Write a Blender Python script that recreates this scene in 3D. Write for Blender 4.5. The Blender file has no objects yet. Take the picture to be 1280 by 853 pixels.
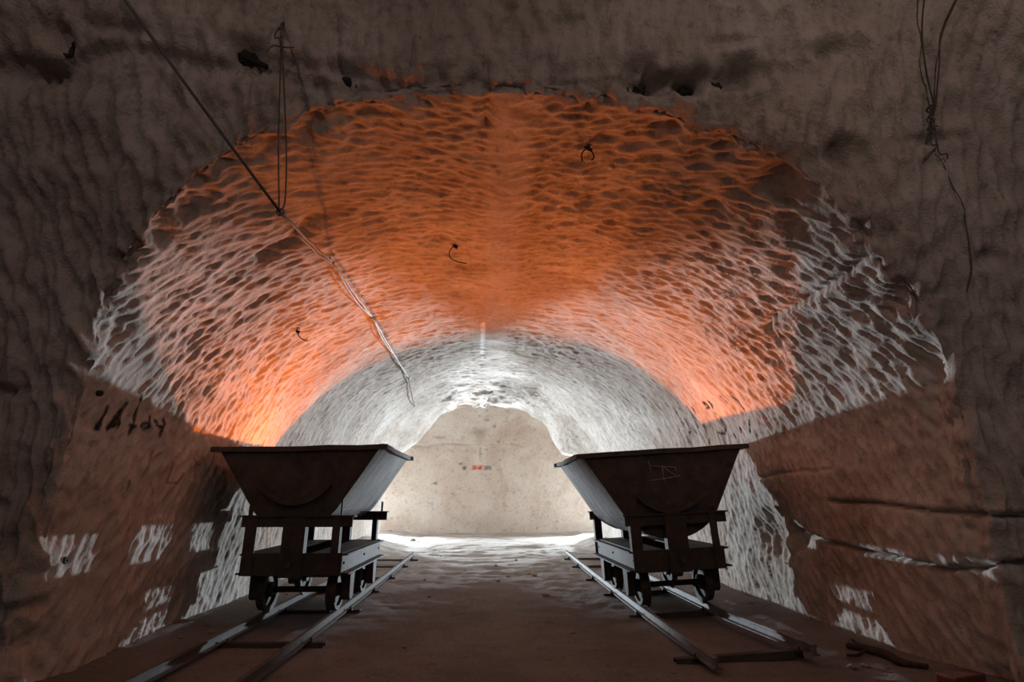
import bpy, bmesh, math, random
import numpy as np
from mathutils import Vector, Matrix
random.seed(7); RNG = np.random.RandomState(11)

# ------------------------------------------------------------------ camera
sc = bpy.context.scene
COL = sc.collection
FPX = 650.0
PITCH = math.atan(196.0/FPX); YAW = math.radians(2.78); CAMH = 1.0
cam = bpy.data.cameras.new('camera'); cam.sensor_width = 36.0; cam.lens = FPX/1280*36.0
cam.clip_start = 0.02
camo = bpy.data.objects.new('camera', cam); COL.objects.link(camo)
camo.location = (0, 0, CAMH); camo.rotation_euler = (math.pi/2+PITCH, 0, -YAW)
sc.camera = camo

# ------------------------------------------------------------------ light
vs = sc.view_settings
vs.view_transform = 'Standard'; vs.look = 'None'; vs.gamma = 1.0; vs.use_curve_mapping = False
vs.exposure = 0.0
w = bpy.data.worlds.new('world'); sc.world = w; w.use_nodes = True
w.node_tree.nodes['Background'].inputs[0].default_value = (1.0, 0.88, 0.81, 1)
w.node_tree.nodes['Background'].inputs[1].default_value = 0.05

def spot(name, loc, target, power, size, blend, color, rad=0.03):
    l = bpy.data.lights.new(name, 'SPOT'); l.energy = power; l.spot_size = math.radians(size)
    l.spot_blend = blend; l.color = color; l.shadow_soft_size = rad
    o = bpy.data.objects.new(name, l); COL.objects.link(o); o.location = loc
    o.rotation_euler = (Vector(target)-Vector(loc)).to_track_quat('-Z', 'Y').to_euler()
    return o
def point(name, loc, power, color, rad=0.05):
    l = bpy.data.lights.new(name, 'POINT'); l.energy = power; l.color = color; l.shadow_soft_size = rad
    o = bpy.data.objects.new(name, l); COL.objects.link(o); o.location = loc
    return o
COOL = (0.77, 0.895, 1.0)
# two work lamps stand in the cross gallery, each behind a corner of the tunnel
spot('gallery_lamp_right', (3.80, 15.6, 0.58), (-2.3, 5.0, 1.3), 5000, 108, 1.0, COOL, 0.08)
spot('gallery_lamp_left', (-3.56, 15.6, 0.58), (2.5, 5.0, 1.3), 5000, 108, 1.0, COOL, 0.08)
# the stray light of the same two lamps, past their reflectors
point('gallery_lamp_right_spill', (3.80, 15.6, 0.58), 55, COOL, 0.08)
point('gallery_lamp_left_spill', (-3.56, 15.6, 0.58), 55, COOL, 0.08)
# added fill lights, unseen, high in front: relief light on the rock face
FRONT = (1.0, 0.75, 0.67)
point('chamber_fill_right', (1.75, 0.15, 3.35), 29, FRONT, 0.05)
point('chamber_fill_left', (-1.55, 0.0, 3.35), 17, FRONT, 0.05)
# an orange gelled lamp lies in the bottom of each tub
ORANGE = (1.0, 0.22, 0.03)
point('tub_lamp_left', (-1.60, 5.72, 0.90), 160, ORANGE, 0.035)
point('tub_lamp_right', (1.78, 5.80, 0.78), 160, ORANGE, 0.035)

# ------------------------------------------------------------------ noise tools (numpy)
def lattice(seed):
    return np.random.RandomState(seed).rand(32, 32, 32)
_LAT = {}
def vnoise(p, seed=0):
    if seed not in _LAT: _LAT[seed] = lattice(seed)
    L = _LAT[seed]
    i = np.floor(p).astype(int); f = p-i; f = f*f*(3-2*f); i &= 31; j = (i+1) & 31
    x0, y0, z0 = i[..., 0], i[..., 1], i[..., 2]; x1, y1, z1 = j[..., 0], j[..., 1], j[..., 2]
    fx, fy, fz = f[..., 0], f[..., 1], f[..., 2]
    a = L[x0, y0, z0]*(1-fx)+L[x1, y0, z0]*fx; b = L[x0, y1, z0]*(1-fx)+L[x1, y1, z0]*fx
    c = L[x0, y0, z1]*(1-fx)+L[x1, y0, z1]*fx; d = L[x0, y1, z1]*(1-fx)+L[x1, y1, z1]*fx
    return (a*(1-fy)+b*fy)*(1-fz)+(c*(1-fy)+d*fy)*fz*1.0
def fbm(p, seed=0, octv=4, gain=0.5):
    s = 0; a = 1.0; n = 0
    for k in range(octv):
        s = s+a*(vnoise(p*(2**k)+k*7.3, seed+k)-0.5); n += a; a *= gain
    return s/n*2
def cells(a, b, seed):
    """Jittered-grid cells in the (a, b) plane: distance to nearest, second nearest, random id."""
    R = np.random.RandomState(seed).rand(64, 64, 3)
    ia = np.floor(a).astype(int); ib = np.floor(b).astype(int)
    f1 = np.full(a.shape, 9.0); f2 = np.full(a.shape, 9.0); rid = np.zeros(a.shape)
    for da in (-1, 0, 1):
        for db in (-1, 0, 1):
            r = R[(ia+da) & 63, (ib+db) & 63]
            d = np.hypot(ia+da+r[..., 0]-a, ib+db+r[..., 1]-b)
            near = d < f1
            f2 = np.where(near, f1, np.minimum(f2, d)); rid = np.where(near, r[..., 2], rid)
            f1 = np.where(near, d, f1)
    return f1, f2, rid
def sstep(e0, e1, x):
    t = np.clip((x-e0)/(e1-e0), 0, 1); return t*t*(3-2*t)
def seg_dist(u, v, pts):
    d = np.full(u.shape, 99.0)
    for (a, b), (c, e) in zip(pts[:-1], pts[1:]):
        dx, dy = c-a, e-b; L2 = dx*dx+dy*dy+1e-9
        t = np.clip(((u-a)*dx+(v-b)*dy)/L2, 0, 1)
        d = np.minimum(d, np.hypot(u-a-t*dx, v-b-t*dy))
    return d

# ------------------------------------------------------------------ materials
def new_mat(name):
    m = bpy.data.materials.new(name); m.use_nodes = True
    nt = m.node_tree; b = nt.nodes['Principled BSDF']
    return m, nt, b
def N(nt, t, **kw):
    n = nt.nodes.new(t)
    for k, v in kw.items(): setattr(n, k, v)
    return n
def noise_node(nt, vec, scale, detail=6, rough=0.6, dist=0.0):
    n = N(nt, 'ShaderNodeTexNoise'); n.inputs['Scale'].default_value = scale
    n.inputs['Detail'].default_value = detail; n.inputs['Roughness'].default_value = rough
    n.inputs['Distortion'].default_value = dist
    nt.links.new(vec, n.inputs['Vector']); return n.outputs['Fac']
def ramp(nt, fac, stops):
    r = N(nt, 'ShaderNodeValToRGB'); e = r.color_ramp.elements
    while len(e) < len(stops): e.new(0.5)
    for i, (p, c) in enumerate(stops):
        e[i].position = p; e[i].color = (*c, 1) if len(c) == 3 else c
    nt.links.new(fac, r.inputs['Fac']); return r.outputs['Color']
def mix(nt, fac, a, b, mode='MIX'):
    n = N(nt, 'ShaderNodeMix', data_type='RGBA', blend_type=mode)
    for s, v in ((n.inputs[0], fac), (n.inputs[6], a), (n.inputs[7], b)):
        if hasattr(v, 'is_output'): nt.links.new(v, s)
        elif isinstance(v, (int, float)): s.default_value = v
        else: s.default_value = (*v, 1)
    return n.outputs[2]
def bump(nt, b, h, strength, dist):
    n = N(nt, 'ShaderNodeBump'); n.inputs['Strength'].default_value = strength
    n.inputs['Distance'].default_value = dist; nt.links.new(h, n.inputs['Height'])
    nt.links.new(n.outputs['Normal'], b.inputs['Normal'])
def rock_mat(name, c_lo, c_mid, c_hi, stain, stain_amt=0.5, marks=False, bs=0.6, bd=0.02, streak=0.35):
    m, nt, b = new_mat(name)
    v = N(nt, 'ShaderNodeTexCoord').outputs['Object']
    col = ramp(nt, noise_node(nt, v, 1.1, 8, 0.62, 0.4), [(0.28, c_lo), (0.5, c_mid), (0.72, c_hi)])
    st = ramp(nt, noise_node(nt, v, 0.55, 6, 0.65, 0.8), [(0.5, (0, 0, 0)), (0.72, (stain_amt,)*3)])
    col = mix(nt, st, col, stain)
    sp = ramp(nt, noise_node(nt, v, 14, 5, 0.7), [(0.30, (0.62,)*3), (0.46, (1, 1, 1))])
    col = mix(nt, 1.0, col, sp, 'MULTIPLY')
    mp = N(nt, 'ShaderNodeMapping'); nt.links.new(v, mp.inputs[0]); mp.inputs['Scale'].default_value = (9, 9, 2.2)
    sk = ramp(nt, noise_node(nt, mp.outputs[0], 1.0, 8, 0.72, 0.6), [(0.36, (0.55, 0.53, 0.52)), (0.52, (1, 1, 1))])
    col = mix(nt, streak, col, sk, 'MULTIPLY')
    if marks:
        a = N(nt, 'ShaderNodeAttribute', attribute_name='marks')
        s = N(nt, 'ShaderNodeSeparateColor'); nt.links.new(a.outputs['Color'], s.inputs[0])
        col = mix(nt, s.outputs[1], col, (0.80, 0.79, 0.78))
        col = mix(nt, s.outputs[2], col, (0.55, 0.05, 0.03))
        col = mix(nt, s.outputs[0], col, (0.012, 0.011, 0.010))
    nt.links.new(col, b.inputs['Base Color'])
    b.inputs['Roughness'].default_value = 0.95; b.inputs['Specular IOR Level'].default_value = 0.15
    h = mix(nt, 0.5, noise_node(nt, v, 22, 8, 0.7), noise_node(nt, v, 70, 4, 0.6))
    bump(nt, b, h, bs, bd)
    return m
M = {}
M['rock'] = rock_mat('chalk_rock', (0.36, 0.31, 0.265), (0.50, 0.45, 0.405), (0.62, 0.575, 0.53), (0.30, 0.21, 0.14), 0.6, True)
M['rock_face'] = rock_mat('chalk_rock_face', (0.36, 0.31, 0.275), (0.47, 0.42, 0.385), (0.58, 0.53, 0.49), (0.33, 0.23, 0.16), 0.6, True, 0.8, 0.025, 0.55)
M['rock_back'] = rock_mat('chalk_rock_back', (0.42, 0.335, 0.275), (0.51, 0.435, 0.37), (0.57, 0.515, 0.46), (0.32, 0.205, 0.145), 0.55, True, 0.5, 0.02, 0.0)

def floor_mat():
    m, nt, b = new_mat('dirt_floor')
    tc = N(nt, 'ShaderNodeTexCoord'); v = tc.outputs['Object']
    mp = N(nt, 'ShaderNodeMapping'); nt.links.new(v, mp.inputs[0]); mp.inputs['Scale'].default_value = (0.45, 1.6, 1)
    dirt = ramp(nt, noise_node(nt, v, 1.6, 9, 0.65, 0.3), [(0.3, (0.20, 0.182, 0.172)), (0.7, (0.30, 0.275, 0.26))])
    chalk = ramp(nt, noise_node(nt, mp.outputs[0], 2.2, 9, 0.7, 0.3), [(0.34, (0.28, 0.22, 0.17)), (0.5, (0.50, 0.46, 0.42)), (0.7, (0.66, 0.63, 0.60))])  # pale chalky tone for the lamp-lit back of the floor
    a = N(nt, 'ShaderNodeAttribute', attribute_name='marks')
    s = N(nt, 'ShaderNodeSeparateColor'); nt.links.new(a.outputs['Color'], s.inputs[0])
    col = mix(nt, s.outputs[1], dirt, chalk)
    sp = ramp(nt, noise_node(nt, v, 26, 5, 0.7), [(0.30, (0.5,)*3), (0.44, (1, 1, 1))])
    col = mix(nt, 1.0, col, sp, 'MULTIPLY')
    nt.links.new(col, b.inputs['Base Color'])
    b.inputs['Roughness'].default_value = 0.95; b.inputs['Specular IOR Level'].default_value = 0.1
    mp2 = N(nt, 'ShaderNodeMapping'); nt.links.new(v, mp2.inputs[0]); mp2.inputs['Scale'].default_value = (3.0, 9.0, 3)
    bump(nt, b, mix(nt, 0.5, noise_node(nt, mp2.outputs[0], 2.2, 9, 0.75, 0.4), noise_node(nt, v, 45, 5, 0.7)), 1.0, 0.05)
    return m
M['floor'] = floor_mat()
def metal_mat(name, dark, mid, rust, rough=0.75, metallic=0.25, streak=None, bs=0.4):
    m, nt, b = new_mat(name)
    v = N(nt, 'ShaderNodeTexCoord').outputs['Object']
    col = ramp(nt, noise_node(nt, v, 6, 8, 0.7, 0.5), [(0.32, dark), (0.62, mid)])
    rf = ramp(nt, noise_node(nt, v, 11, 8, 0.75, 0.3), [(0.54, (0, 0, 0)), (0.70, (0.75,)*3)])
    col = mix(nt, rf, col, rust)
    nt.links.new(col, b.inputs['Base Color'])
    b.inputs['Roughness'].default_value = rough; b.inputs['Metallic'].default_value = metallic
    h = noise_node(nt, v, 35, 7, 0.75)
    if streak:
        mp = N(nt, 'ShaderNodeMapping'); nt.links.new(v, mp.inputs[0]); mp.inputs['Scale'].default_value = streak
        sn = noise_node(nt, mp.outputs[0], 1.0, 6, 0.7)
        h = mix(nt, 0.75, h, sn)
        col = mix(nt, 1.0, col, ramp(nt, sn, [(0.35, (0.30,)*3), (0.55, (1, 1, 1))]), 'MULTIPLY'); nt.links.new(col, b.inputs['Base Color'])
    bump(nt, b, h, bs, 0.012)
    return m
M['iron'] = metal_mat('rusty_iron', (0.03, 0.025, 0.022), (0.07, 0.057, 0.049), (0.10, 0.055, 0.03))
M['tub'] = metal_mat('rusty_tub_sheet', (0.09, 0.083, 0.08), (0.19, 0.178, 0.17), (0.17, 0.12, 0.085), 0.75, 0.1, (1.2, 34, 1.2), 1.0)
M['tub_dark'] = metal_mat('rusty_tub_plate', (0.034, 0.029, 0.026), (0.078, 0.065, 0.055), (0.14, 0.09, 0.055), 0.8, 0.1)
M['tub_ribbed'] = metal_mat('ribbed_tub_sheet', (0.10, 0.095, 0.095), (0.22, 0.21, 0.205), (0.17, 0.13, 0.10), 0.75, 0.1, (0.7, 19, 0.7), 1.6)
M['rail'] = metal_mat('worn_rail_steel', (0.07, 0.06, 0.055), (0.17, 0.155, 0.145), (0.13, 0.07, 0.04), 0.6, 0.3)
M['rail_rust_shaded'] = metal_mat('shaded_rusty_rail', (0.035, 0.027, 0.023), (0.085, 0.064, 0.052), (0.10, 0.055, 0.03), 0.8, 0.1)  # darker rusty copy of the rail steel; paints the left rails as unlit
M['wire'] = metal_mat('old_wire', (0.05, 0.045, 0.04), (0.12, 0.11, 0.10), (0.14, 0.08, 0.05), 0.6, 0.3)
M['cable'] = metal_mat('lit_grey_cable', (0.26, 0.25, 0.24), (0.42, 0.41, 0.40), (0.2, 0.16, 0.13), 0.45, 0.3)  # paler copy of the old wire for the lamp-lit stretch of the cable
M['soot'] = metal_mat('black_iron', (0.008, 0.008, 0.008), (0.025, 0.023, 0.021), (0.04, 0.025, 0.018), 0.8, 0.1)
M['stone'] = rock_mat('loose_stone', (0.20, 0.15, 0.12), (0.32, 0.26, 0.21), (0.45, 0.40, 0.35), (0.2, 0.13, 0.09), 0.4)
M['timber'] = metal_mat('dark_timber', (0.025, 0.018, 0.014), (0.06, 0.042, 0.03), (0.08, 0.05, 0.035), 0.9, 0.0, (3, 40, 40))
M['brick'] = metal_mat('dull_brick', (0.10, 0.035, 0.025), (0.18, 0.06, 0.04), (0.2, 0.1, 0.07), 0.9, 0.0)
M['chalk_line'] = rock_mat('chalk_line', (0.42, 0.37, 0.32), (0.5, 0.45, 0.4), (0.55, 0.5, 0.45), (0.2, 0.15, 0.11), 0.5)

# ------------------------------------------------------------------ object tools
def tag(o, label, cat, group=None, kind=None):
    o['label'] = label; o['category'] = cat
    if group: o['group'] = group
    if kind: o['kind'] = kind
    return o
def empty(name, loc=(0, 0, 0), rot=(0, 0, 0)):
    o = bpy.data.objects.new(name, None); COL.objects.link(o); o.location = loc; o.rotation_euler = rot
    o.empty_display_size = 0.1
    return o
def link(name, me, mat, parent=None, smooth=False):
    me.materials.append(mat)
    if smooth: me.polygons.foreach_set('use_smooth', [True]*len(me.polygons))
    o = bpy.data.objects.new(name, me); COL.objects.link(o)
    if parent: o.parent = parent
    return o
def grid_mesh(name, P, mat, marks=None, flip=False, parent=None):
    nr, nc = P.shape[:2]; me = bpy.data.meshes.new(name)
    me.vertices.add(nr*nc); me.vertices.foreach_set('co', P.reshape(-1).astype(np.float32))
    i = np.arange(nr*nc).reshape(nr, nc)
    q = np.stack([i[:-1, :-1], i[:-1, 1:], i[1:, 1:], i[1:, :-1]], -1).reshape(-1, 4)
    if flip: q = q[:, ::-1]
    nq = len(q); me.loops.add(nq*4); me.loops.foreach_set('vertex_index', q.reshape(-1).astype(np.int32))
    me.polygons.add(nq); me.polygons.foreach_set('loop_start', (np.arange(nq)*4).astype(np.int32))
    me.polygons.foreach_set('use_smooth', np.ones(nq, bool))
    if marks is not None:
        at = me.attributes.new('marks', 'FLOAT_COLOR', 'POINT')
        c = np.ones((nr*nc, 4), np.float32); c[:, :3] = marks.reshape(-1, 3)
        at.data.foreach_set('color', c.reshape(-1))
    me.update(); me.validate()
    return link(name, me, mat, parent)
def bm_obj(name, bm, mat, parent=None, bevel=0.0, smooth=False):
    if bevel:
        bmesh.ops.bevel(bm, geom=list(bm.edges), offset=bevel, segments=1, affect='EDGES', clamp_overlap=True)
    bmesh.ops.recalc_face_normals(bm, faces=bm.faces)
    me = bpy.data.meshes.new(name); bm.to_mesh(me); bm.free()
    return link(name, me, mat, parent, smooth)
def add_box(bm, x0, x1, y0, y1, z0, z1):
    v = [bm.verts.new(p) for p in ((x0, y0, z0), (x1, y0, z0), (x1, y1, z0), (x0, y1, z0), (x0, y0, z1), (x1, y0, z1), (x1, y1, z1), (x0, y1, z1))]
    for f in ((0, 1, 2, 3), (4, 5, 6, 7), (0, 1, 5, 4), (1, 2, 6, 5), (2, 3, 7, 6), (3, 0, 4, 7)):
        bm.faces.new([v[k] for k in f])
def box(name, dims, mat, parent=None, bevel=0.004, dent=0.0):
    bm = bmesh.new(); add_box(bm, *dims)
    if dent:
        for v in bm.verts: v.co += Vector([random.uniform(-dent, dent) for _ in range(3)])
    return bm_obj(name, bm, mat, parent, bevel)
def add_prism(bm, prof, axis, a, b):
    """prof: closed list of 2-D points; extruded from a to b along axis ('x','y','z')."""
    def P(p, t):
        return {'x': (t, p[0], p[1]), 'y': (p[0], t, p[1]), 'z': (p[0], p[1], t)}[axis]
    va = [bm.verts.new(P(p, a)) for p in prof]; vb = [bm.verts.new(P(p, b)) for p in prof]
    n = len(prof)
    for k in range(n): bm.faces.new([va[k], va[(k+1) % n], vb[(k+1) % n], vb[k]])
    bm.faces.new(va); bm.faces.new(vb[::-1])
def prism(name, prof, axis, a, b, mat, parent=None, bevel=0.0):
    bm = bmesh.new(); add_prism(bm, prof, axis, a, b); return bm_obj(name, bm, mat, parent, bevel)
def add_tube(bm, pts, r, seg=8):
    pts = [Vector(p) for p in pts]; rings = []; up = Vector((0.3, 0.2, 0.93)).normalized()
    for i, p in enumerate(pts):
        t = (pts[min(i+1, len(pts)-1)]-pts[max(i-1, 0)]).normalized()
        a = t.cross(up)
        if a.length < 1e-3: a = t.cross(Vector((1, 0, 0)))
        a.normalize(); b = t.cross(a); rr = r[i] if isinstance(r, (list, tuple)) else r
        rings.append([bm.verts.new(p+a*rr*math.cos(2*math.pi*k/seg)+b*rr*math.sin(2*math.pi*k/seg)) for k in range(seg)])
    for A, B in zip(rings[:-1], rings[1:]):
        for k in range(seg): bm.faces.new([A[k], A[(k+1) % seg], B[(k+1) % seg], B[k]])
    bm.faces.new(rings[0]); bm.faces.new(rings[-1][::-1])
def tube(name, pts, r, mat, parent=None, seg=8):
    bm = bmesh.new(); add_tube(bm, pts, r, seg); return bm_obj(name, bm, mat, parent, smooth=True)
def catmull(pts, n=6):
    pts = [Vector(p) for p in pts]; out = []
    for i in range(len(pts)-1):
        p0, p1, p2, p3 = pts[max(i-1, 0)], pts[i], pts[i+1], pts[min(i+2, len(pts)-1)]
        for k in range(n):
            t = k/n
            out.append(0.5*((2*p1)+(p2-p0)*t+(2*p0-5*p1+4*p2-p3)*t*t+(3*p1-p0-3*p2+p3)*t**3))
    return out+[pts[-1]]
def lathe(name, prof, axis, mat, parent=None, seg=28, loc=(0, 0, 0)):
    """prof: (radius, offset along axis)."""
    bm = bmesh.new(); rings = []
    for r, h in prof:
        ring = []
        for k in range(seg):
            c, s = math.cos(2*math.pi*k/seg)*r, math.sin(2*math.pi*k/seg)*r
            ring.append(bm.verts.new((h, c, s) if axis == 'x' else (c, s, h)))
        rings.append(ring)
    for A, B in zip(rings, rings[1:]+rings[:1]):
        for k in range(seg): bm.faces.new([A[k], A[(k+1) % seg], B[(k+1) % seg], B[k]])
    o = bm_obj(name, bm, mat, parent); o.location = loc
    return o

# ------------------------------------------------------------------ the tunnel shell
CX, SPR, CROWN = 0.13, 1.35, 3.37          # vault centre, spring line, crown height
XL, XR = -2.48, 2.75
YEND, YBACK = 13.2, 16.7
def profile(ns_wall, ns_arch):
    """Cross section from the left foot over the crown to the right foot: points, outward normals."""
    zl = np.linspace(-0.12, SPR, ns_wall, endpoint=False)
    th = np.linspace(math.pi, 0, ns_arch)
    ax = np.where(np.cos(th) < 0, CX+(CX-XL)*np.cos(th), CX+(XR-CX)*np.cos(th)); az = SPR+(CROWN-SPR)*np.sin(th)
    zr = zl[::-1]
    x = np.concatenate([np.full(ns_wall, XL), ax, np.full(ns_wall, XR)]); z = np.concatenate([zl, az, zr])
    dx, dz = np.gradient(x), np.gradient(z); L = np.hypot(dx, dz)
    n = np.stack([-dz/L, dx/L], -1)
    s = np.concatenate([[0], np.cumsum(np.hypot(np.diff(x), np.diff(z)))])
    return x, z, n, s
NW, NA = 92, 380
px, pz, pn, ps = profile(NW, NA)
STOT = ps[-1]
ylist = [2.2]
# rows: from the far end of the tunnel towards the mouth, then out over the front face
def rows_y():
    y = 2.6; out = []
    while y < YEND: out.append(y); y += 0.0115+0.0022*(y-2.6)
    return np.array(out)
ry = rows_y()
tt = np.concatenate([np.linspace(0, 1, 190)**1.25*1.7, 1.7+np.linspace(0, 1, 41)[1:]**1.5*4.5])
NT = len(tt)
def mouth(xx, zz):
    base = np.where(xx < CX, 3.28, 2.95)
    return base-(base-2.64)*sstep(1.35, 3.4, zz)
ym = mouth(px, pz)
# tunnel rows blend so the last one lies on the mouth edge
f = (ry-ry[0])/(YEND-ry[0])
TY = ym[None, :]+(YEND-ym[None, :])*f[:, None]
T = np.zeros((len(ry), len(px), 3)); T[..., 0] = px; T[..., 2] = pz; T[..., 1] = TY
# front face rows
topn = np.clip(pn[:, 1], 0, 1)
phi0 = np.radians(7+15*topn); phim = np.radians(9+74*sstep(0.2, 0.9, topn))
Fc = np.zeros((NT, len(px), 3)); cur = np.stack([px, ym, pz], -1); Fc[0] = cur
for k in range(1, NT):
    d = tt[k]-tt[k-1]; t = 0.5*(tt[k]+tt[k-1])
    ph = phi0+(phim-phi0)*sstep(0.55, 1.9, t); ph = ph+(math.pi/2-ph)*math.exp(-(t/0.075)**2)
    cur = cur.copy(); cur[:, 0] += pn[:, 0]*np.cos(ph)*d; cur[:, 2] += pn[:, 1]*np.cos(ph)*d; cur[:, 1] -= np.sin(ph)*d
    Fc[k] = cur
# far end: a flange that closes the tunnel wall against the cross gallery
NE = 40
te = np.linspace(0, 1, NE)**1.6*6.0
Ec = np.zeros((NE, len(px), 3)); cur = np.stack([px, np.full(len(px), YEND), pz], -1); Ec[0] = cur
for k in range(1, NE):
    d = te[k]-te[k-1]; t = 0.5*(te[k]+te[k-1]); ph = math.pi/2*math.exp(-(t/0.12)**2)
    cur = cur.copy(); cur[:, 0] += pn[:, 0]*math.cos(ph)*d; cur[:, 2] += pn[:, 1]*math.cos(ph)*d; cur[:, 1] += math.sin(ph)*d
    Ec[k] = cur
G = np.concatenate([Fc[:0:-1], T, Ec[1:]], 0)              # rows front -> back
nF = NT-1; nT = len(ry); nE = NE-1
zone_f = np.zeros(G.shape[:2]); zone_f[:nF] = 1.0
tout = np.concatenate([tt[:0:-1], np.zeros(nT), te[1:]])[:, None]*np.ones(G.shape[1])
S = np.ones(G.shape[0])[:, None]*ps[None, :]
# normals of the smooth shell, pointing into the room
gu = np.gradient(G, axis=0); gv = np.gradient(G, axis=1)
Nn = np.cross(gv, gu); Nn /= np.linalg.norm(Nn, axis=-1, keepdims=True)+1e-9
mid = Nn[nF+nT//2, NW+NA//2]
if mid[2] > 0: Nn = -Nn
X, Y, Z = G[..., 0], G[..., 1], G[..., 2]
right = (S > STOT/2)
H = np.minimum(S, STOT-S)                                   # height along the wall from its own foot
HC = STOT/2-H                                               # distance from the crown line
is_t = np.zeros(G.shape[:2]); is_t[nF:nF+nT] = 1
is_e = np.zeros(G.shape[:2]); is_e[nF+nT:] = 1
near_edge = np.exp(-(np.maximum(Y-ym[None, :], 0)/0.25)**2)*is_t+zone_f*np.exp(-(tout/0.25)**2)
D = np.zeros(G.shape[:2])
# large undulation
D += 0.075*fbm(G*0.75, 3, 3)+0.035*fbm(G*2.6, 9, 3)
D += 0.05*zone_f*fbm(G*np.array([1.6, 1.6, 2.2]), 21, 3)
# pick strokes in the tunnel: long narrow scoops, leaning deeper as they rise
warp = 0.16*fbm(G*1.7, 31, 2); warp2 = 0.03*fbm(G*6, 35, 2)
a = (H+warp*0.3)/0.135; b = (Y-0.42*H+warp*0.14+warp2*0.7)/0.046
f1, f2, rid = cells(a+right*17.3, b, 41)
scoop = np.clip(f1/0.72, 0, 1)**2.0
a2 = (H+warp)/0.30; b2 = (Y-0.40*H+warp*0.15)/0.10
g1, g2, gid = cells(a2+right*9.1+5, b2+3, 57)
scoop2 = np.clip(g1/0.75, 0, 1)**1.5
amp = 0.62+0.5*np.clip(fbm(G*0.9, 51, 3)+0.3, 0, 1)
amp = amp*(1+0.45*right*sstep(5.6, 3.6, Y))
crown = sstep(0.10, 0.22, HC+0.05*fbm(G*2.2, 61, 2))        # smooth strip along the crown
tm = is_t*np.where(H > 0, 1, 1)*(0.25+0.75*crown)
D += tm*amp*(0.025*(scoop-0.45)+0.006*(rid-0.5)+0.012*(scoop2-0.55)+0.008*(gid-0.5))
# pick strokes on the front face: upright grooves
fa = (Z+0.5*warp)/0.22; fb = (X+0.10*Z+0.3*warp+warp2)/0.062
h1, h2, hid = cells(fa, fb, 71)
fm = zone_f*(0.65+0.7*np.clip(fbm(G*0.8, 77, 3)+0.35, 0, 1))
D += fm*(0.056*(np.clip(h1/0.72, 0, 1)**2.0-0.45)+0.012*(hid-0.5))+zone_f*(0.022*fbm(G*8, 81, 4)+0.03*np.abs(fbm(G*3.3, 85, 3)))
# chipped mouth edge
D -= near_edge*(0.12*np.clip(fbm(G*2.3, 91, 4)+0.05, 0, 1)+0.12*np.clip(fbm(G*5.5, 95, 3), 0, 1))
# right haunch lower at the far end; left bulge added to block lamp light
endm = is_t*sstep(11.7, 13.1, Y)+is_e*np.exp(-(tout/0.4)**2)
D += endm*(0.58*np.exp(-((S-7.4)/0.80)**2)+0.34*np.exp(-((S-2.85)/0.80)**2)+0.10*np.exp(-((HC)/0.8)**2)+0.05*fbm(G*2.5, 97, 3))
# broken ceiling at the far end
brk = is_t*sstep(9.8, 12.6, Y)*sstep(1.6, 0.6, np.abs(HC-0.1))
D += brk*0.16*(fbm(G*np.array([2.2, 3.0, 2.2]), 101, 3)+0.25)
bl = cells(X*2.6, Y*1.7, 105)
D += brk*0.10*(bl[2]-0.5)
MK = np.zeros(G.shape+()) if False else np.zeros(G.shape[:2]+(3,))
FEATURES = []
def hollow(mask_zone, u, v, u0, v0, ru, rv, depth, power=2.0):
    """press a rounded pocket into the rock"""
    global D
    r = ((u-u0)/ru)**2+((v-v0)/rv)**2
    r = r*(1+0.5*fbm(G*7, 111, 2))
    D -= mask_zone*depth*np.exp(-np.clip(r, 0, 40)**(power/2.0))
# sockets and chipped pockets in the front face (x, z, half width, half height, depth)
for (x0, z0, ru, rv, dp) in ((-1.40, 3.45, 0.10, 0.07, 0.13), (-1.16, 3.40, 0.22, 0.045, 0.07), (-0.86, 3.39, 0.10, 0.05, 0.08),
                             (0.90, 3.45, 0.11, 0.09, 0.12), (1.07, 3.41, 0.16, 0.05, 0.09), (1.21, 3.41, 0.08, 0.07, 0.13),
                             (1.46, 3.44, 0.12, 0.08, 0.13), (2.10, 2.99, 0.10, 0.08, 0.11), (2.20, 2.93, 0.14, 0.12, 0.05), (2.63, 3.03, 0.15, 0.035, 0.07),
                             (-2.33, 3.41, 0.08, 0.07, 0.09), (-2.58, 3.25, 0.26, 0.05, 0.09), (-2.03, 3.49, 0.16, 0.04, 0.07),
                             (1.99, 3.53, 0.16, 0.05, 0.07), (1.40, 3.60, 0.14, 0.03, 0.05), (-2.80, 1.60, 0.10, 0.035, 0.08), (2.95, 2.35, 0.07, 0.05, 0.07),
                             (-0.62, 3.36, 0.16, 0.05, 0.06), (-0.10, 3.40, 0.06, 0.06, 0.06), (0.45, 3.75, 0.10, 0.04, 0.05), (-2.86, 0.95, 0.2, 0.05, 0.08)):
    hollow(zone_f, X, Z, x0, z0, ru, rv, dp, 3.0)
# a chipped shelf line across the top of the face
zl = np.interp(X, [-4, -2.6, -2.05, -1.31, -0.55, -0.08, 0.5, 1.45, 2.2, 3.0], [3.2, 3.22, 3.44, 3.37, 3.33, 3.40, 3.42, 3.45, 3.5, 3.5])+0.03*fbm(G*3.1, 121, 3)
fade = sstep(2.0, 1.3, X)*(0.35+0.65*sstep(0.5, 1.0, np.abs(X-0.1)))
D += zone_f*fade*(0.045*sstep(-0.01, 0.03, Z-zl)-0.03*np.exp(-((Z-zl+0.03)/0.035)**2))
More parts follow.
